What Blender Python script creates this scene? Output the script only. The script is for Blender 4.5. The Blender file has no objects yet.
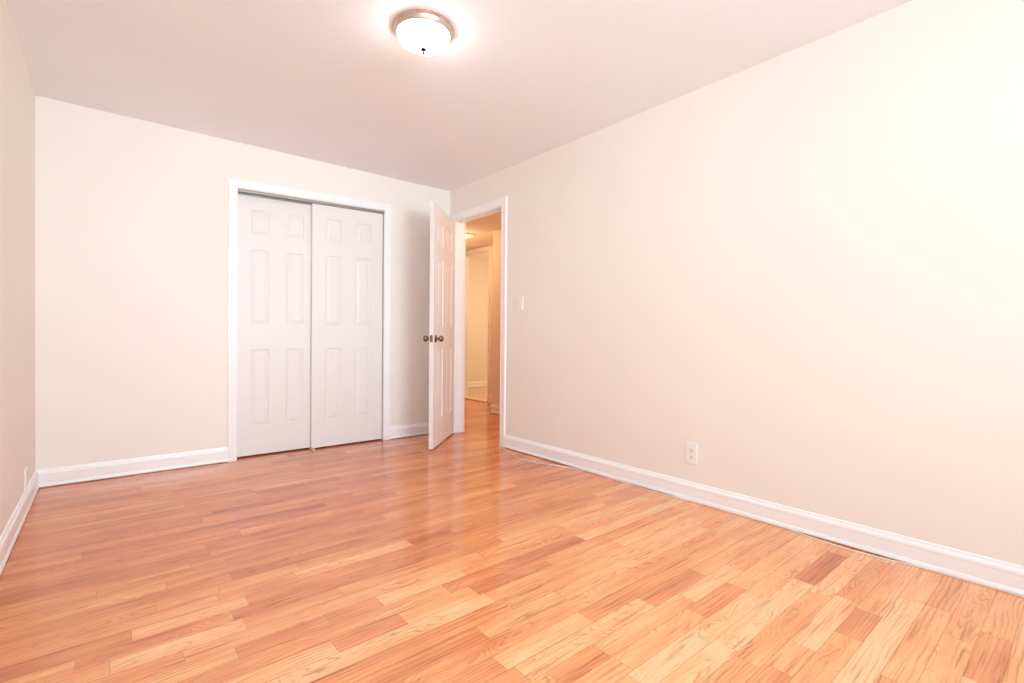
import bpy, bmesh, math, random
from mathutils import Vector, Matrix

random.seed(11)
scene = bpy.context.scene
C = scene.collection

# ------------------------------------------------------------------ measures (metres)
XR, YB, XL, H = 2.649, 4.175, -0.342, 2.412      # right wall, back wall, left wall, ceiling height
YF = -2.10                                       # wall behind the camera
WT = 0.104                                       # wall thickness
EYE = 0.96

# ------------------------------------------------------------------ camera
def make_camera():
    f, yaw, pitch, roll = 486.57, 0.6934942, -0.0100841, 0.0084156
    F = Vector((math.sin(yaw)*math.cos(pitch), math.cos(yaw)*math.cos(pitch), math.sin(pitch)))
    R0 = Vector((math.cos(yaw), -math.sin(yaw), 0)); U0 = R0.cross(F)
    R = R0*math.cos(roll) + U0*math.sin(roll); U = U0*math.cos(roll) - R0*math.sin(roll)
    cd = bpy.data.cameras.new('camera'); cam = bpy.data.objects.new('camera', cd); C.objects.link(cam)
    m = Matrix((( R.x, U.x, -F.x, 0), (R.y, U.y, -F.y, 0), (R.z, U.z, -F.z, EYE), (0, 0, 0, 1)))
    cam.matrix_world = m
    cd.sensor_fit = 'HORIZONTAL'; cd.sensor_width = 36; cd.lens = f/1024*36
    cd.clip_start = 0.02; cd.clip_end = 60
    scene.camera = cam
make_camera()

# ------------------------------------------------------------------ world, exposure
world = bpy.data.worlds.new('sky'); scene.world = world; world.use_nodes = True
bg = world.node_tree.nodes['Background']; bg.inputs['Color'].default_value = (0.80, 0.90, 1.0, 1); bg.inputs['Strength'].default_value = 2.0
vs = scene.view_settings
vs.view_transform = 'Standard'; vs.look = 'None'; vs.gamma = 1; vs.use_curve_mapping = False
vs.exposure = 0.07
scene.cycles.max_bounces = 14; scene.cycles.diffuse_bounces = 10; scene.cycles.glossy_bounces = 5
scene.cycles.use_denoising = True
scene.cycles.sample_clamp_indirect = 8

# ------------------------------------------------------------------ lights
def area(name, loc, rot, sx, sy, power, col, spread=math.pi):
    l = bpy.data.lights.new(name, 'AREA'); l.shape = 'RECTANGLE'; l.size = sx; l.size_y = sy
    l.energy = power; l.color = col; l.spread = spread
    o = bpy.data.objects.new(name, l); C.objects.link(o); o.location = loc; o.rotation_euler = rot; return o
# daylight through the window in the wall behind the photographer
WX0, WX1, WZ0, WZ1 = 0.25, 2.05, 0.72, 2.16
area('daylight_window', ((WX0+WX1)/2, YF-0.09, (WZ0+WZ1)/2), (math.radians(90), 0, 0), WX1-WX0, WZ1-WZ0, 37, (0.71, 0.86, 0.955), math.radians(76))
# the photographer's flash, bounced off the ceiling beside the camera
area('bounce_flash', (-0.05, -0.90, 1.45), (math.radians(172), 0, 0), 0.30, 0.30, 46, (0.50, 0.82, 1.0))
LAMP = (1.150, 2.056)
def point(name, loc, power, col, r):
    l = bpy.data.lights.new(name, 'POINT'); l.energy = power; l.color = col; l.shadow_soft_size = r
    o = bpy.data.objects.new(name, l); C.objects.link(o); o.location = loc; return o
# warm bulbs of the hallway ceiling and of the room beyond it
point('hallway_bulb', (3.38, 5.34, 2.12), 12, (1.0, 0.60, 0.32), 0.07)
point('hallway_far_bulb', (3.2, 3.2, 2.1), 7, (1.0, 0.55, 0.20), 0.08)
point('far_room_bulb', (5.4, 6.0, 1.5), 32, (1.0, 0.74, 0.50), 0.10)

# ------------------------------------------------------------------ node helpers
class NT:
    def __init__(s, name):
        s.m = bpy.data.materials.new(name); s.m.use_nodes = True; s.t = s.m.node_tree
        s.b = s.t.nodes['Principled BSDF']
    def n(s, kind, **kw):
        x = s.t.nodes.new(kind)
        for k, v in kw.items():
            if k == 'inp':
                for i, val in v.items():
                    if isinstance(val, bpy.types.NodeSocket): s.t.links.new(val, x.inputs[i])
                    else: x.inputs[i].default_value = val
            else: setattr(x, k, v)
        return x
    def math(s, op, a, b=0.0, c=0.0, clamp=False):
        return s.n('ShaderNodeMath', operation=op, use_clamp=clamp, inp={0: a, 1: b, 2: c}).outputs[0]
    def ramp(s, fac, stops, interp='LINEAR'):
        r = s.n('ShaderNodeValToRGB', inp={0: fac}); e = r.color_ramp.elements; r.color_ramp.interpolation = interp
        while len(e) < len(stops): e.new(0.5)
        for i, (p, c) in enumerate(stops):
            e[i].position = p; e[i].color = c if len(c) == 4 else (*c, 1)
        return r.outputs[0]
    def mix(s, fac, a, b, mode='MIX'):
        x = s.n('ShaderNodeMix', data_type='RGBA', blend_type=mode)
        for sock, val in ((x.inputs[0], fac), (x.inputs[6], a), (x.inputs[7], b)):
            if isinstance(val, bpy.types.NodeSocket): s.t.links.new(val, sock)
            else: sock.default_value = val if isinstance(val, float) or len(val) == 4 else (*val, 1)
        return x.outputs[2]
    def set(s, **kw):
        names = dict(color='Base Color', rough='Roughness', metal='Metallic', spec='Specular IOR Level', normal='Normal',
                     coat='Coat Weight', coat_rough='Coat Roughness', emit='Emission Color', estr='Emission Strength')
        for k, v in kw.items():
            sock = s.b.inputs[names[k]]
            if isinstance(v, bpy.types.NodeSocket): s.t.links.new(v, sock)
            else: sock.default_value = (*v, 1) if isinstance(v, tuple) and len(v) == 3 else v
        return s.m

def paint(name, col, rough=0.6, bump=0.05, scale=180, spec=0.4, vary=0.03):
    s = NT(name)
    co = s.n('ShaderNodeTexCoord').outputs['Object']
    n1 = s.n('ShaderNodeTexNoise', inp={'Vector': co, 'Scale': scale, 'Detail': 3.0})
    n2 = s.n('ShaderNodeTexNoise', inp={'Vector': co, 'Scale': 1.3, 'Detail': 2.0})
    c = s.mix(n2.outputs[0], tuple(x*(1-vary) for x in col), tuple(min(1, x*(1+vary)) for x in col))
    h = s.math('ADD', s.math('MULTIPLY', n1.outputs[0], 0.3), s.math('MULTIPLY', n2.outputs[0], 3.0))
    bp = s.n('ShaderNodeBump', inp={'Strength': bump, 'Distance': 0.004, 'Height': h})
    return s.set(color=c, rough=rough, spec=spec, normal=bp.outputs[0])

M = {}
M['wall'] = paint('cream_wall_paint', (0.872, 0.826, 0.772), 0.62, 0.12, 140, 0.3)
M['hall'] = paint('hallway_wall_paint', (0.83, 0.77, 0.68), 0.6, 0.1, 140, 0.3)
M['ceil'] = paint('ceiling_paint', (0.88, 0.90, 0.925), 0.8, 0.12, 120, 0.2)
M['trim'] = paint('white_trim_enamel', (0.92, 0.925, 0.94), 0.28, 0.08, 40, 0.5, 0.01)
M['door'] = paint('white_door_paint', (0.80, 0.775, 0.775), 0.42, 0.06, 60, 0.45, 0.01)
M['plate'] = paint('white_plastic', (0.88, 0.87, 0.85), 0.3, 0.0, 50, 0.5, 0.0)
M['slot'] = paint('dark_slot', (0.03, 0.028, 0.025), 0.6, 0.0, 50, 0.3, 0.0)
M['tile'] = paint('tan_tile', (0.66, 0.51, 0.37), 0.45, 0.05, 12, 0.4, 0.08)
M['saddle'] = paint('pale_threshold_wood', (0.86, 0.70, 0.50), 0.4, 0.05, 30, 0.4, 0.08)
M['cable'] = paint('white_cable_jacket', (0.85, 0.80, 0.76), 0.4, 0.0, 50, 0.4, 0.0)

def metal(name, col, rough, scale=90):
    s = NT(name)
    co = s.n('ShaderNodeTexCoord').outputs['Object']
    n = s.n('ShaderNodeTexNoise', inp={'Vector': co, 'Scale': scale, 'Detail': 2.0})
    r = s.n('ShaderNodeMapRange', inp={0: n.outputs[0], 3: rough*0.8, 4: rough*1.25})
    return s.set(color=col, metal=1.0, rough=r.outputs[0])
M['nickel'] = metal('brushed_nickel', (0.62, 0.50, 0.42), 0.28)
M['bronze'] = metal('antique_bronze', (0.30, 0.22, 0.17), 0.25)
M['dark_bronze'] = metal('dark_bronze', (0.035, 0.024, 0.016), 0.3)
M['track'] = metal('grey_aluminium_track', (0.36, 0.32, 0.29), 0.5)

def glass_dome():
    s = NT('frosted_lit_glass')
    co = s.n('ShaderNodeTexCoord').outputs['Object']
    # two bulbs sit inside: alabaster glass lit from within
    n = s.n('ShaderNodeTexNoise', inp={'Vector': co, 'Scale': 9.0, 'Detail': 2.0})
    st = s.n('ShaderNodeMapRange', inp={0: n.outputs[0], 3: 22, 4: 28})
    c = s.ramp(n.outputs[0], [(0.35, (0.87, 0.95, 0.92)), (0.65, (0.87, 0.95, 0.92))])
    return s.set(color=(0.9, 0.88, 0.8), rough=0.25, emit=c, estr=st.outputs[0])
M['dome'] = glass_dome()
def glow(name, col, strength):
    s = NT(name); return s.set(color=(0.9, 0.85, 0.75), rough=0.4, emit=col, estr=strength)
M['hall_glow'] = glow('lit_hallway_diffuser', (1.0, 0.62, 0.30), 1.1)
M['far_glow'] = glow('lit_far_room_globe', (1.0, 0.72, 0.40), 3.0)
def clear_glass():
    s = NT('window_glass')
    t = s.n('ShaderNodeBsdfTransparent'); g = s.n('ShaderNodeBsdfGlossy', inp={'Roughness': 0.02})
    fr = s.n('ShaderNodeFresnel', inp={'IOR': 1.45})
    mx = s.n('ShaderNodeMixShader', inp={0: fr.outputs[0], 1: t.outputs[0], 2: g.outputs[0]})
    s.t.links.new(mx.outputs[0], s.t.nodes['Material Output'].inputs[0]); return s.m
M['glass'] = clear_glass()

PLANK_W, PLANK_Y0 = 0.0762, 0.463
def oak():
    s = NT('glossy_red_oak_strips')
    uv = s.n('ShaderNodeUVMap', uv_map='plank').outputs[0]          # u: metres along the strip, v: 0..1 across it
    at = s.n('ShaderNodeAttribute', attribute_name='board').outputs['Color']
    sp = s.n('ShaderNodeSeparateColor', inp={0: at}); tone, seed, fig = sp.outputs[0], sp.outputs[1], sp.outputs[2]
    su = s.n('ShaderNodeSeparateXYZ', inp={0: uv}); u, v = su.outputs[0], su.outputs[1]
    sd = s.math('MULTIPLY', seed, 97.0)
    def vec(x, y): return s.n('ShaderNodeCombineXYZ', inp={0: x, 1: y, 2: sd}).outputs[0]
    ym = s.math('MULTIPLY', v, PLANK_W)
    # slow tone drift inside one board
    drift = s.n('ShaderNodeTexNoise', inp={'Vector': vec(s.math('MULTIPLY', u, 2.2), s.math('MULTIPLY', ym, 14)), 'Scale': 1.0, 'Detail': 3.0}).outputs[0]
    t2 = s.math('ADD', tone, s.math('MULTIPLY', s.math('SUBTRACT', drift, 0.5), 0.95), clamp=True)
    base = s.ramp(t2, [(0.0, (0.42, 0.120, 0.060)), (0.3, (0.68, 0.225, 0.098)), (0.6, (0.88, 0.360, 0.150)), (0.85, (0.95, 0.470, 0.215)), (1.0, (0.96, 0.550, 0.285))])
    # fine pores
    pores = s.n('ShaderNodeTexNoise', inp={'Vector': vec(s.math('MULTIPLY', u, 14), s.math('MULTIPLY', ym, 620)), 'Scale': 1.0, 'Detail': 4.0, 'Roughness': 0.6}).outputs[0]
    pf = s.ramp(pores, [(0.34, (0.74, 0.62, 0.54)), (0.52, (1, 1, 1))])
    # flowing grain lines; 'fig' bends them into cathedral arches
    warp = s.n('ShaderNodeTexNoise', inp={'Vector': vec(s.math('MULTIPLY', u, 3.2), s.math('MULTIPLY', ym, 13)), 'Scale': 1.0, 'Detail': 2.0, 'Roughness': 0.45}).outputs[0]
    amp = s.math('ADD', s.math('MULTIPLY', fig, 13.0), 2.0)
    ph = s.math('ADD', s.math('MULTIPLY', ym, s.math('ADD', 45.0, s.math('MULTIPLY', seed, 45.0))), s.math('MULTIPLY', warp, amp))
    ph = s.math('ADD', ph, s.math('MULTIPLY', pores, 0.22))
    fr = s.math('FRACT', ph)
    line = s.ramp(fr, [(0.0, (0.50, 0.36, 0.28)), (0.13, (0.78, 0.68, 0.61)), (0.40, (1, 1, 1)), (0.88, (0.98, 0.96, 0.94)), (1.0, (0.60, 0.47, 0.39))])
    lmask = s.n('ShaderNodeTexNoise', inp={'Vector': vec(s.math('MULTIPLY', u, 5), s.math('MULTIPLY', ym, 30)), 'Scale': 1.0, 'Detail': 2.0}).outputs[0]
    lf = s.n('ShaderNodeMapRange', inp={0: lmask, 1: 0.36, 2: 0.66, 3: 0.10, 4: 0.85}).outputs[0]
    col = s.mix(0.60, base, pf, 'MULTIPLY')
    col = s.mix(lf, col, line, 'MULTIPLY')
    # mineral streaks
    st = s.n('ShaderNodeTexNoise', inp={'Vector': vec(s.math('MULTIPLY', u, 3.5), s.math('MULTIPLY', ym, 75)), 'Scale': 1.0, 'Detail': 2.0}).outputs[0]
    sf = s.ramp(st, [(0.60, (1, 1, 1)), (0.74, (0.52, 0.38, 0.29))])
    col = s.mix(0.7, col, sf, 'MULTIPLY')
    # hairline seam between strips
    edge = s.math('MINIMUM', v, s.math('SUBTRACT', 1.0, v))
    seam = s.ramp(edge, [(0.0, (0.42, 0.30, 0.24)), (0.016, (0.62, 0.50, 0.42)), (0.032, (1, 1, 1))])
    col = s.mix(0.50, col, seam, 'MULTIPLY')
    # surface: every strip is slightly cupped and rolls along its length
    cup = s.math('MULTIPLY', s.math('MULTIPLY', edge, s.math('SUBTRACT', 1.0, edge)), 1.0)
    roll = s.n('ShaderNodeTexNoise', inp={'Vector': vec(s.math('MULTIPLY', u, 6), s.math('MULTIPLY', ym, 22)), 'Scale': 1.0, 'Detail': 1.0}).outputs[0]
    hgt = s.math('ADD', s.math('MULTIPLY', cup, 0.00045), s.math('ADD', s.math('MULTIPLY', roll, 0.0004), s.math('MULTIPLY', pores, 0.00003)))
    bp = s.n('ShaderNodeBump', inp={'Strength': 0.6, 'Distance': 1.0, 'Height': hgt})
    return s.set(color=col, rough=0.12, spec=0.55, normal=bp.outputs[0])
M['oak'] = oak()

# ------------------------------------------------------------------ mesh helpers
def box(bm, x0, x1, y0, y1, z0, z1):
    vs_ = [bm.verts.new(p) for p in ((x0,y0,z0),(x1,y0,z0),(x1,y1,z0),(x0,y1,z0),(x0,y0,z1),(x1,y0,z1),(x1,y1,z1),(x0,y1,z1))]
    for f in ((0,3,2,1),(4,5,6,7),(0,1,5,4),(1,2,6,5),(2,3,7,6),(3,0,4,7)): bm.faces.new([vs_[i] for i in f])
def sweep(bm, rings, close=True):
    """rings: equal-length lists of points; skins consecutive rings and caps both ends"""
    R = [[bm.verts.new(p) for p in r] for r in rings]; n = len(R[0])
    for a, b in zip(R[:-1], R[1:]):
        for i in range(n if close else n-1):
            j = (i+1) % n; bm.faces.new((a[i], a[j], b[j], b[i]))
    bm.faces.new(R[0][::-1]); bm.faces.new(R[-1])
def lathe(bm, prof, seg=48, axis='z', centre=(0,0,0), cap=True):
    rings = []
    for r, h in prof:
        ring = []
        for k in range(seg):
            a = 2*math.pi*k/seg; p = (r*math.cos(a), r*math.sin(a), h)
            if axis == 'y': p = (p[0], p[2], p[1])
            ring.append(bm.verts.new(tuple(p[i]+centre[i] for i in range(3))))
        rings.append(ring)
    for a, b in zip(rings[:-1], rings[1:]):
        for i in range(seg): bm.faces.new((a[i], a[(i+1) % seg], b[(i+1) % seg], b[i]))
    if cap: bm.faces.new(rings[0][::-1]); bm.faces.new(rings[-1])
def tube(bm, pts, r, seg=10):
    pts = [Vector(p) for p in pts]; rings = []
    for i, p in enumerate(pts):
        d = (pts[min(i+1, len(pts)-1)] - pts[max(i-1, 0)]).normalized()
        s_ = d.cross(Vector((0,0,1)))
        s_ = s_.normalized() if s_.length > 1e-4 else Vector((1,0,0)); t = s_.cross(d)
        rings.append([tuple(p + r*(math.cos(a)*s_ + math.sin(a)*t)) for a in (2*math.pi*k/seg for k in range(seg))])
    sweep(bm, rings)
def smooth_path(pts, n=8):
    P = [Vector(p) for p in pts]; P = [P[0]*2-P[1]] + P + [P[-1]*2-P[-2]]; out = []
    for i in range(1, len(P)-2):
        for k in range(n):
            t = k/n; a, b, c, d = P[i-1:i+3]
            out.append(0.5*((2*b)+(c-a)*t+(2*a-5*b+4*c-d)*t*t+(3*b-a-3*c+d)*t**3))
    out.append(P[-2]); return out
def obj(name, bm, mat, parent=None, smooth=None, bevel=0):
    bmesh.ops.remove_doubles(bm, verts=bm.verts, dist=1e-6)
    bmesh.ops.recalc_face_normals(bm, faces=bm.faces)
    me = bpy.data.meshes.new(name); bm.to_mesh(me); bm.free()
    o = bpy.data.objects.new(name, me); C.objects.link(o); me.materials.append(M[mat])
    if parent: o.parent = parent
    if smooth is not None:
        me.polygons.foreach_set('use_smooth', [True]*len(me.polygons)); me.set_sharp_from_angle(angle=math.radians(smooth))
    if bevel:
        b = o.modifiers.new('edge', 'BEVEL'); b.width = bevel; b.segments = 2; b.limit_method = 'ANGLE'; b.angle_limit = math.radians(40)
    return o
def unlevel(o):
    # the closet head and what hangs from it run slightly out of level, lower at the left
    for v in o.data.vertices: v.co.z *= 1+.0120*(v.co.x-1.35)
    return o
def struct(name, bm, mat, label=None, **kw):
    o = obj(name, bm, mat, **kw); o['kind'] = 'structure'
    if name in ('trim_1', 'trim_5', 'door_1', 'door_2'): unlevel(o)
    if label: o['label'] = label
    return o
def boxes(*bs):
    bm = bmesh.new()
    for b in bs: box(bm, *b)
    return bm
def thing(o, label, cat, group=None):
    o['label'] = label; o['category'] = cat
    if group: o['group'] = group
    return o
def empty(name, loc, rz=0):
    o = bpy.data.objects.new(name, None); C.objects.link(o); o.location = loc; o.rotation_euler = (0,0,rz); o.empty_display_size = 0.05; return o

# ------------------------------------------------------------------ floor of oak strips
FIXED = [(-4,1.881,2.217,.38,0),(-3,2.1,2.541,.62,1),(-2,1.705,2.235,.6,0),(-2,2.284,2.75,.6,0),(-1,1.543,2.274,.97,.3),(0,1.84,2.062,.3,0),
(1,1.355,1.495,.4,0),(1,1.674,2.104,.85,0),(3,1.487,2.007,.9,1),(3,2.117,2.508,.12,0),(4,1.138,1.512,.92,1),(5,1.168,1.582,.58,1),
(5,1.582,1.873,.33,0),(5,1.875,2.354,.72,0),(6,.965,1.164,.4,0),(6,1.642,2.017,.75,0),(7,.908,1.504,.85,1),(7,1.504,1.862,.36,0),
(10,.509,.933,.33,0),(11,.418,1.064,.40,0),(11,1.1,1.667,.55,1),(12,.367,1.082,.92,1),(13,.539,.768,.42,0),(13,.77,1.063,.8,0),
(13,1.841,2.251,.48,0),(13,2.264,2.467,.28,0),(14,1.362,1.738,.20,0),(15,.30,.57,.33,0),(15,.755,1.113,.85,0),(16,1.769,2.491,.82,0),
(17,.005,.349,.88,1),(17,.35,.62,.5,0),(17,.673,1.141,.5,0),(17,1.194,1.426,.38,0),(19,-.30,.057,.4,0),(19,.059,.387,.78,1),
(20,.308,.578,.72,0),(20,1.078,1.302,.28,0),(21,.322,.61,.72,0),(29,-.1,.5,.5,0),(34,.785,1.464,.34,0),(37,-.047,.664,.35,0),(37,.689,1.888,.8,0)]
def oak_floor():
    X0, X1, Y1 = XL-0.08, 4.30, 7.7
    r0 = math.floor((YF-0.1-PLANK_Y0)/PLANK_W); r1 = math.ceil((Y1-PLANK_Y0)/PLANK_W)
    rnd = random.Random(5); bm = bmesh.new()
    uvl = bm.loops.layers.uv.new('plank'); cl = bm.loops.layers.float_color.new('board')
    def board(r, a, b, tone, fig):
        y0 = PLANK_Y0+r*PLANK_W; y1 = y0+PLANK_W; g = 0.00035
        f = bm.faces.new([bm.verts.new(p) for p in ((a+g,y0,0),(b-g,y0,0),(b-g,y1,0),(a+g,y1,0))])
        off = rnd.uniform(0, 30); seed = rnd.random()
        for lp, (uu, vv) in zip(f.loops, ((a,0),(b,0),(b,1),(a,1))):
            lp[uvl].uv = (uu+off, vv); lp[cl] = (tone, seed, fig, 1)
    for r in range(r0, r1):
        fixed = sorted(list(p) for p in FIXED if p[0] == r); spans = []; x = X0
        for p, q in zip(fixed, fixed[1:]):
            if q[1]-p[2] < .16: p[2] = q[1]
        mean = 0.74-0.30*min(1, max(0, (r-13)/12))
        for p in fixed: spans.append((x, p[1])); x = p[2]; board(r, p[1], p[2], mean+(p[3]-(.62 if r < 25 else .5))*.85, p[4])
        spans.append((x, X1))
        for a, b in spans:
            x = a
            if not fixed:
                L = rnd.uniform(.25, .9)
            else: L = rnd.uniform(.3, 1.0)
            while x < b-1e-6:
                e = x+L
                if b-e < 0.18: e = b
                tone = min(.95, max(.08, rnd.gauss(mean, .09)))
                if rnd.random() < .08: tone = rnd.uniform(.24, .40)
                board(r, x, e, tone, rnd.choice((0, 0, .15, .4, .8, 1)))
                x = e; L = rnd.uniform(.35, 1.15)
    # solid sub-floor just under the boards closes the hairline joints
    me_top = bpy.data.meshes.new('floor'); bm.to_mesh(me_top); bm.free()
    o = bpy.data.objects.new('floor', me_top); C.objects.link(o); me_top.materials.append(M['oak']); o['kind'] = 'structure'
    b2 = boxes((X0, X1, YF-0.1, Y1, -0.12, -0.0015)); sub = obj('subfloor', b2, 'slot'); sub['kind'] = 'structure'
    sub.name = 'floor_base'
oak_floor()

# ------------------------------------------------------------------ room shell
DO = (3.339, 4.060, 2.092)                      # doorway in the right wall: y0, y1, top
CO = (0.757, 1.943, 2.081)                      # closet opening in the back wall: x0, x1, top
XO = XR+WT                                      # hallway face of the right wall
J = 0.012                                       # jamb board thickness
struct('wall_left', boxes((XL-.12, XL, YF-.12, YB+.12, -.02, H+.02)), 'wall')
struct('wall_back', boxes((XL, CO[0]-J, YB, YB+WT, -.02, H+.02), (CO[1]+J, XR+.0, YB, YB+WT, -.02, H+.02), (CO[0]-J, CO[1]+J, YB, YB+WT, 2.112, H+.02)), 'wall')
struct('wall_right', boxes((XR, XO, YF-.12, DO[0]-J, -.02, H+.02), (XR, XO, DO[1]+J, 7.6, -.02, H+.02), (XR, XO, DO[0]-J, DO[1]+J, DO[2]+J, H+.02)), 'wall')
struct('wall_front', boxes((XL, WX0, YF-.12, YF, -.02, H+.02), (WX1, XR, YF-.12, YF, -.02, H+.02), (WX0, WX1, YF-.12, YF, -.02, WZ0), (WX0, WX1, YF-.12, YF, WZ1, H+.02)), 'wall')
def ceiling():
    bm = bmesh.new(); box(bm, XL-.12, XO, YF-.12, YB+.12, H, H+.1); struct('ceiling', bm, 'ceil')
ceiling()
# closet interior
struct('wall_closet', boxes((.3, .36, YB+WT, YB+.75, -.02, H), (2.34, 2.40, YB+WT, YB+.75, -.02, H), (.3, 2.40, YB+.75, YB+.81, -.02, H), (.3, 2.40, YB+WT, YB+.75, H-.05, H)), 'wall')
# hallway and the room beyond
HC = 2.27
struct('wall_hallway', boxes((3.70, 4.345, 1.8, 4.835, -.02, 2.45), (4.24, 4.345, 4.835, 5.633, -.02, 2.45), (4.24, 4.345, 6.312, 7.6, -.02, 2.45), (4.24, 4.345, 5.633, 6.312, 2.21, 2.45)), 'hall')
struct('wall_hallway_end', boxes((XO, 3.70, 1.7, 1.8, -.02, 2.45), (XO, 4.345, 7.6, 7.7, -.02, 2.45)), 'hall')
struct('ceiling_hallway', boxes((XO, 4.24, 1.8, 7.6, HC, HC+.1)), 'hall')
struct('wall_far_room', boxes((4.345, 7.2, 7.47, 7.57, -.02, 2.5), (7.2, 7.3, 4.2, 7.57, -.02, 2.5), (4.345, 7.3, 4.1, 4.2, -.02, 2.5)), 'hall')
struct('ceiling_far_room', boxes((4.345, 7.3, 4.1, 7.57, 2.42, 2.5)), 'hall')
def tile_floor():
    struct('floor_far_room', boxes((4.30, 7.3, 4.1, 7.57, -.12, 0.0)), 'tile')
tile_floor()

# ------------------------------------------------------------------ window behind the camera
def window():
    y0, y1 = YF-.10, YF-.03
    w = struct('window_1', boxes((WX0, WX0+.05, y0, y1, WZ0, WZ1), (WX1-.05, WX1, y0, y1, WZ0, WZ1), (WX0, WX1, y0, y1, WZ0, WZ0+.05), (WX0, WX1, y0, y1, WZ1-.05, WZ1), (WX0, WX1, y0+.01, y1, 1.42, 1.46)), 'trim')
window()

# ------------------------------------------------------------------ casings, jambs, baseboards
PROF = [(0.004,0),(0.004,.010),(0.010,.013),(0.020,.0115),(0.040,.014),(0.056,.016),(0.062,.016),(0.066,.013),(0.066,0)]   # outward, thickness
def casing(name, place, a0, a1, ztop, scale=1.0, z0=0.0):
    bm = bmesh.new(); rings = []
    for corner in range(4):
        ring = []
        for o_, t in PROF:
            o2 = o_*scale
            a = a0-o2 if corner < 2 else a1+o2
            z = z0 if corner in (0, 3) else ztop+o2
            ring.append(place(a, t, z))
        rings.append(ring)
    sweep(bm, rings); return struct(name, bm, 'trim')
casing('trim_1', lambda a, t, z: (a, YB-t, z), CO[0], CO[1], CO[2], 0.95)
casing('trim_2', lambda a, t, z: (XR-t, a, z), DO[0], DO[1], DO[2], 1.12)
casing('trim_3', lambda a, t, z: (XO+t, a, z), DO[0], DO[1], DO[2], 1.0)
casing('trim_4', lambda a, t, z: (4.24-t, a, z), 5.645, 6.30, 2.198, 1.05)
def jambs(name, bs): struct(name, boxes(*bs), 'trim', bevel=.0015)
jambs('trim_5', [(CO[0]-J, CO[0], YB-.001, YB+WT, 0, CO[2]), (CO[1], CO[1]+J, YB-.001, YB+WT, 0, CO[2]), (CO[0]-J, CO[1]+J, YB-.001, YB+WT, CO[2], CO[2]+J)])
jambs('trim_6', [(XR-.001, XO+.001, DO[0]-J, DO[0], 0, DO[2]), (XR-.001, XO+.001, DO[1], DO[1]+J, 0, DO[2]), (XR-.001, XO+.001, DO[0]-J, DO[1]+J, DO[2], DO[2]+J),
                 (XR+.04, XR+.075, DO[0], DO[0]+.010, 0, DO[2]), (XR+.04, XR+.075, DO[1]-.010, DO[1], 0, DO[2]), (XR+.04, XR+.075, DO[0], DO[1], DO[2]-.010, DO[2])])
jambs('trim_7', [(4.238, 4.347, 5.633, 5.645, 0, 2.198), (4.238, 4.347, 6.30, 6.312, 0, 2.198), (4.238, 4.347, 5.633, 6.312, 2.198, 2.210),
                 (4.275, 4.31, 6.29, 6.30, 0, 2.198), (4.275, 4.31, 5.645, 6.30, 2.188, 2.198)])
BB = [(0,.0065),(.019,.0065),(.0195,.012),(.0165,.022),(.0135,.026),(.0135,.078),(.0155,.082),(.014,.092),(.008,.101),(.006,.110),(0,.113)]   # thickness, height
def baseboard(name, place, s0, s1):
    bm = bmesh.new(); sweep(bm, [[place(s, t, z) for t, z in BB] for s in (s0, s1)]); struct(name, bm, 'trim')
cw = .066*.95; cr = .066*1.12
baseboard('baseboard_left', lambda s, t, z: (XL+t, s, z), YF, YB)
baseboard('baseboard_back', lambda s, t, z: (s, YB-t, z), XL+.001, CO[0]-cw)
baseboard('baseboard_back_right', lambda s, t, z: (s, YB-t, z), CO[1]+cw, XR-.001)
baseboard('baseboard_right', lambda s, t, z: (XR-t, s, z), YF, DO[0]-cr)
baseboard('baseboard_front', lambda s, t, z: (s, YF+t, z), XL+.001, XR-.001)
baseboard('baseboard_hallway', lambda s, t, z: (3.70-t, s, z), 1.8, 4.835+.0135)
baseboard('baseboard_hallway_recess', lambda s, t, z: (4.24-t, s, z), 4.85, 5.57)
baseboard('baseboard_hallway_corner', lambda s, t, z: (s, 4.835+t, z), 3.687, 4.24)
baseboard('baseboard_far_room', lambda s, t, z: (s, 7.47-t, z), 4.345, 7.2)
struct('trim_8', boxes((4.215, 4.36, 5.645, 6.30, 0.0, .016)), 'saddle', bevel=.006)

# ------------------------------------------------------------------ six-panel doors
def panel_slab(w, h, t, cols, rows, z0=0.0):
    """slab x 0..w, y -t..0, z z0..z0+h with raised panels in both faces"""
    bm = bmesh.new()
    xs = sorted({0, w, *[v for c in cols for v in c]}); zs = sorted({z0, z0+h, *[v for r in rows for v in r]})
    P = {(c, r) for c in cols for r in rows}
    for face, sgn in ((0.0, 1), (-t, -1)):
        q = lambda x, d, z: bm.verts.new((x, face-sgn*d, z))
        for i in range(len(xs)-1):
            for k in range(len(zs)-1):
                a, b, c, d = xs[i], xs[i+1], zs[k], zs[k+1]
                if ((a, b), (c, d)) in P:
                    steps = [(0, 0), (.006, .0065), (.013, .0070), (.033, .0012)]
                    prev = None
                    for ins, dep in steps:
                        ring = [q(a+ins, dep, c+ins), q(b-ins, dep, c+ins), q(b-ins, dep, d-ins), q(a+ins, dep, d-ins)]
                        if prev:
                            for m in range(4): bm.faces.new((prev[m], prev[(m+1) % 4], ring[(m+1) % 4], ring[m]))
                        prev = ring
                    bm.faces.new(prev)
                else: bm.faces.new((q(a,0,c), q(b,0,c), q(b,0,d), q(a,0,d)))
    for i in range(len(xs)-1):
        for z in (z0, z0+h): bm.faces.new([bm.verts.new(p) for p in ((xs[i],0,z),(xs[i+1],0,z),(xs[i+1],-t,z),(xs[i],-t,z))])
    for k in range(len(zs)-1):
        for x in (0, w): bm.faces.new([bm.verts.new(p) for p in ((x,0,zs[k]),(x,0,zs[k+1]),(x,-t,zs[k+1]),(x,-t,zs[k]))])
    return bm
ROWS = ((.236,.846),(1.046,1.632),(1.758,1.944))
COLS = ((.113,.243),(.372,.505))
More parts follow.
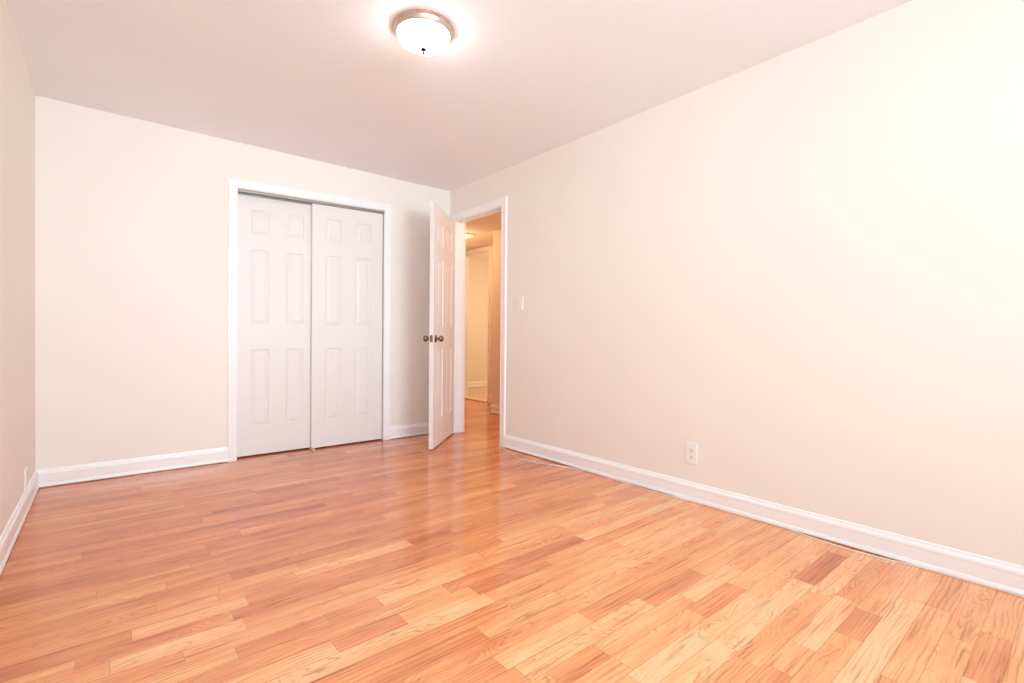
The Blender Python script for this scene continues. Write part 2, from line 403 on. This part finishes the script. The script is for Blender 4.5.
# the two closet doors slide past one another; the right-hand one hangs on the front track
def closet_door(name, x0, y, label):
    bm = panel_slab(.622, 2.042, .034, COLS, ROWS, .013)
    bmesh.ops.transform(bm, matrix=Matrix.Translation((x0, y, 0)) @ Matrix.Scale(-1, 4, (0,1,0)), verts=bm.verts)
    o = struct(name, bm, 'door', label); return o
closet_door('door_1', .748, YB+.052, 'left six-panel white sliding closet door, behind the other')
closet_door('door_2', 1.311, YB+.012, 'right six-panel white sliding closet door, in front of the other')
trk = boxes((CO[0]+.001, CO[1]-.001, YB+.006, YB+.094, CO[2]-.006, CO[2]-.001), (CO[0]+.001, CO[1]-.001, YB+.006, YB+.0085, CO[2]-.022, CO[2]-.006),
            (CO[0]+.001, CO[1]-.001, YB+.047, YB+.0495, CO[2]-.034, CO[2]-.006), (CO[0]+.001, CO[1]-.001, YB+.090, YB+.0925, CO[2]-.034, CO[2]-.006))
thing(unlevel(obj('sliding_door_track', trk, 'track')), 'grey metal double track under the head of the closet doorway', 'door track')
gd = empty('floor_guide', (1.322, YB+.03, 0))
thing(gd, 'small floor guide between the bottoms of the closet doors', 'door guide')
obj('guide_base', boxes((-.012,.012,-.050,.040,0,.004)), 'plate', gd, bevel=.001)
obj('guide_post', boxes((-.010,.010,-.036,-.024,.004,.016)), 'nickel', gd, bevel=.002)

# the room door, standing half open on the doorway's far jamb
ang = math.radians(46.4); dx, dy = -math.sin(ang), -math.cos(ang)
DW = .752
DH = empty('door_3', (2.632, 4.054, 0), math.atan2(dy, dx))
DH['kind'] = 'structure'; DH['label'] = 'white six-panel room door standing half open beside the doorway'
DCOL = ((.130,.305),(.440,.618))
leaf = obj('door_leaf', panel_slab(DW-.004, 2.066, .035, DCOL, ROWS, .013), 'door', DH); leaf.location = (.004, 0, 0)
def knob(side):
    bm = bmesh.new(); s_ = side
    base = 0 if s_ > 0 else -.035
    prof = [(.001,0),(.032,0),(.033,.003),(.029,.007),(.016,.009),(.0115,.012),(.0105,.028),(.014,.032),(.021,.035),(.0255,.041),(.0275,.049),(.0265,.057),(.022,.064),(.013,.068),(.001,.0695)]
    lathe(bm, [(r, s_*h) for r, h in prof], 32, 'y', (DW-.062, base, .937))
    return obj('door_knob', bm, 'bronze', DH, smooth=35)
knob(1); knob(-1)
obj('latch_plate', boxes((DW, DW+.0015, -.029, -.006, .908, .966), (DW+.0015, DW+.010, -.024, -.011, .928, .946)), 'bronze', DH, bevel=.0006)
for z in (.20, 1.04, 1.86):
    bm = bmesh.new(); lathe(bm, [(.006, z), (.006, z+.09)], 16, 'z', (.001, -.041, 0))
    box(bm, .004, .006, -.036, -.004, z, z+.09)
    obj('hinge', bm, 'nickel', DH, smooth=40)
thing(obj('strike_plate', boxes((XR-.0025, XR+.028, DO[0]+.0002, DO[0]+.0022, .905, .970)), 'bronze', bevel=.0005), 'dark metal strike plate on the near jamb of the doorway', 'strike plate')

# ------------------------------------------------------------------ ceiling lamp
def lamp():
    L = empty('ceiling_lamp', (LAMP[0], LAMP[1], H-.128))
    thing(L, 'round flush ceiling lamp with frosted glass dome and nickel rim', 'ceiling lamp')
    zb = .128
    bm = bmesh.new()
    lathe(bm, [(.02, zb), (.142, zb), (.1435, zb-.004), (.1425, zb-.009), (.138, zb-.012), (.136, zb-.018), (.130, zb-.031), (.127, zb-.034), (.123, zb-.034), (.1225, zb-.030), (.02, zb-.020)], 72)
    obj('rim', bm, 'nickel', L, smooth=40)
    bm = bmesh.new(); pr = []
    for k in range(0, 15):
        a = k/14*math.radians(87); pr.append((.122*math.cos(a), zb-.032-.062*math.sin(a)))
    lathe(bm, pr, 72); obj('glass_dome', bm, 'dome', L, smooth=60)
    bm = bmesh.new()
    lathe(bm, [(.002, .0275), (.014, .027), (.0155, .023), (.011, .019), (.0050, .016), (.0045, .011), (.0075, .008), (.007, .003), (.003, -.001), (.0008, -.002)], 24)
    bmesh.ops.translate(bm, verts=bm.verts, vec=(0, 0, .006))
    fin = obj('finial', bm, 'dark_bronze', L, smooth=35)
lamp()
# square flush light on the hallway ceiling, partly seen above the doorway
hl = empty('hallway_light', (3.38, 5.34, HC-.028))
thing(hl, 'square flush light on the hallway ceiling, seen through the doorway', 'ceiling light')
obj('light_frame', boxes((-.26,.26,-.20,-.185,.019,.028), (-.26,.26,.185,.20,.019,.028), (-.26,-.245,-.185,.185,.019,.028), (.245,.26,-.185,.185,.019,.028)), 'trim', hl, bevel=.002)
obj('diffuser', boxes((-.245,.245,-.185,.185,.004,.024)), 'hall_glow', hl)

# ------------------------------------------------------------------ wall plates and the cable
def rounded_plate(bm, w, h, t, r=.006):
    out = []
    for cx, cz, a0 in ((w/2-r, h/2-r, 0), (-w/2+r, h/2-r, 90), (-w/2+r, -h/2+r, 180), (w/2-r, -h/2+r, 270)):
        for k in range(5):
            a = math.radians(a0+k*22.5); out.append((cx+r*math.cos(a), cz+r*math.sin(a)))
    s = 1-2*.003/w; s2 = 1-2*.003/h
    sweep(bm, [[(x, 0, z) for x, z in out], [(x, -t*.5, z) for x, z in out], [(x*s, -t, z*s2) for x, z in out]])
# each is built facing -y and turned onto its wall
sw = empty('light_switch', (XR, 3.081, 1.240), math.radians(-90))
thing(sw, 'white single light switch on the wall beside the doorway', 'light switch')
bm = bmesh.new(); rounded_plate(bm, .072, .118, .006); obj('switch_plate', bm, 'plate', sw, smooth=30)
bm = bmesh.new(); sweep(bm, [[(x, -.0055, z) for x, z in ((-.006,-.012),(.006,-.012),(.006,.012),(-.006,.012))], [(x, y, z) for x, y, z in ((-.004,-.010,-.010),(.004,-.010,-.010),(.004,-.018,.009),(-.004,-.018,.009))]])
obj('toggle', bm, 'plate', sw)
for z in (-.030, .030):
    bm = bmesh.new(); lathe(bm, [(.0032, -.0058), (.0030, -.0072), (.001, -.0075)], 12, 'y', (0, 0, z))
    obj('screw', bm, 'nickel', sw)

def outlet(name, loc, rz, label, w=.072, h=.118):
    o = empty(name, loc, rz); thing(o, label, 'outlet')
    bm = bmesh.new(); rounded_plate(bm, w, h, .006); obj('outlet_plate', bm, 'plate', o, smooth=30)
    for z in (-.0205, .0205):
        bm = bmesh.new()
        pts = [(.0165*math.cos(a), min(.0135, max(-.0135, .0175*math.sin(a)))) for a in (2*math.pi*k/28 for k in range(28))]
        sweep(bm, [[(x, -.005, z+q) for x, q in pts], [(x, -.0080, z+q) for x, q in pts]])
        rc = obj('receptacle', bm, 'plate', o)
        bm = boxes((-.0078,-.0056,-.0083,-.0076,z-.002,z+.008), (.0050,.0074,-.0083,-.0076,z-.0025,z+.0085)); lathe(bm, [(.0030, -.0076), (.0030, -.0083)], 14, 'y', (0, 0, z-.0075))
        obj('slots', bm, 'slot', rc)
    bm = bmesh.new(); lathe(bm, [(.0030, -.0060), (.0028, -.0076), (.001, -.0078)], 12, 'y', (0, 0, 0)); obj('screw', bm, 'nickel', o)
outlet('wall_outlet', (XR, 1.519, .280), math.radians(-90), 'white duplex electrical outlet low on the long bare wall', .072, .124)
outlet('wall_outlet', (XL, 3.690, .168), math.radians(90), 'white wall plate just above the baseboard near the room corner', .072, .116)

bm = bmesh.new(); r = .0031
pts = [(2.618,3.262,.010),(2.606,3.235,r),(2.585,3.17,r),(2.535,3.04,r),(2.492,2.92,r),(2.492,2.81,r),(2.520,2.69,r),(2.560,2.58,r),(2.600,2.46,r),(2.630,2.36,r),(2.634,2.2,r),
       (2.624,2.0,r),(2.616,1.86,r),(2.612,1.78,r),(2.618,1.66,r),(2.634,1.5,r),(2.634,1.2,r),(2.634,.98,r),(2.610,.86,r),(2.598,.74,r),(2.604,.62,r),(2.630,.48,r),(2.634,.35,r),(2.634,.0,r),(2.634,-.6,r)]
tube(bm, smooth_path(pts), r); thing(obj('white_cable', bm, 'cable', smooth=60), 'thin white cable lying on the floor along the baseboard from the doorway', 'cable')
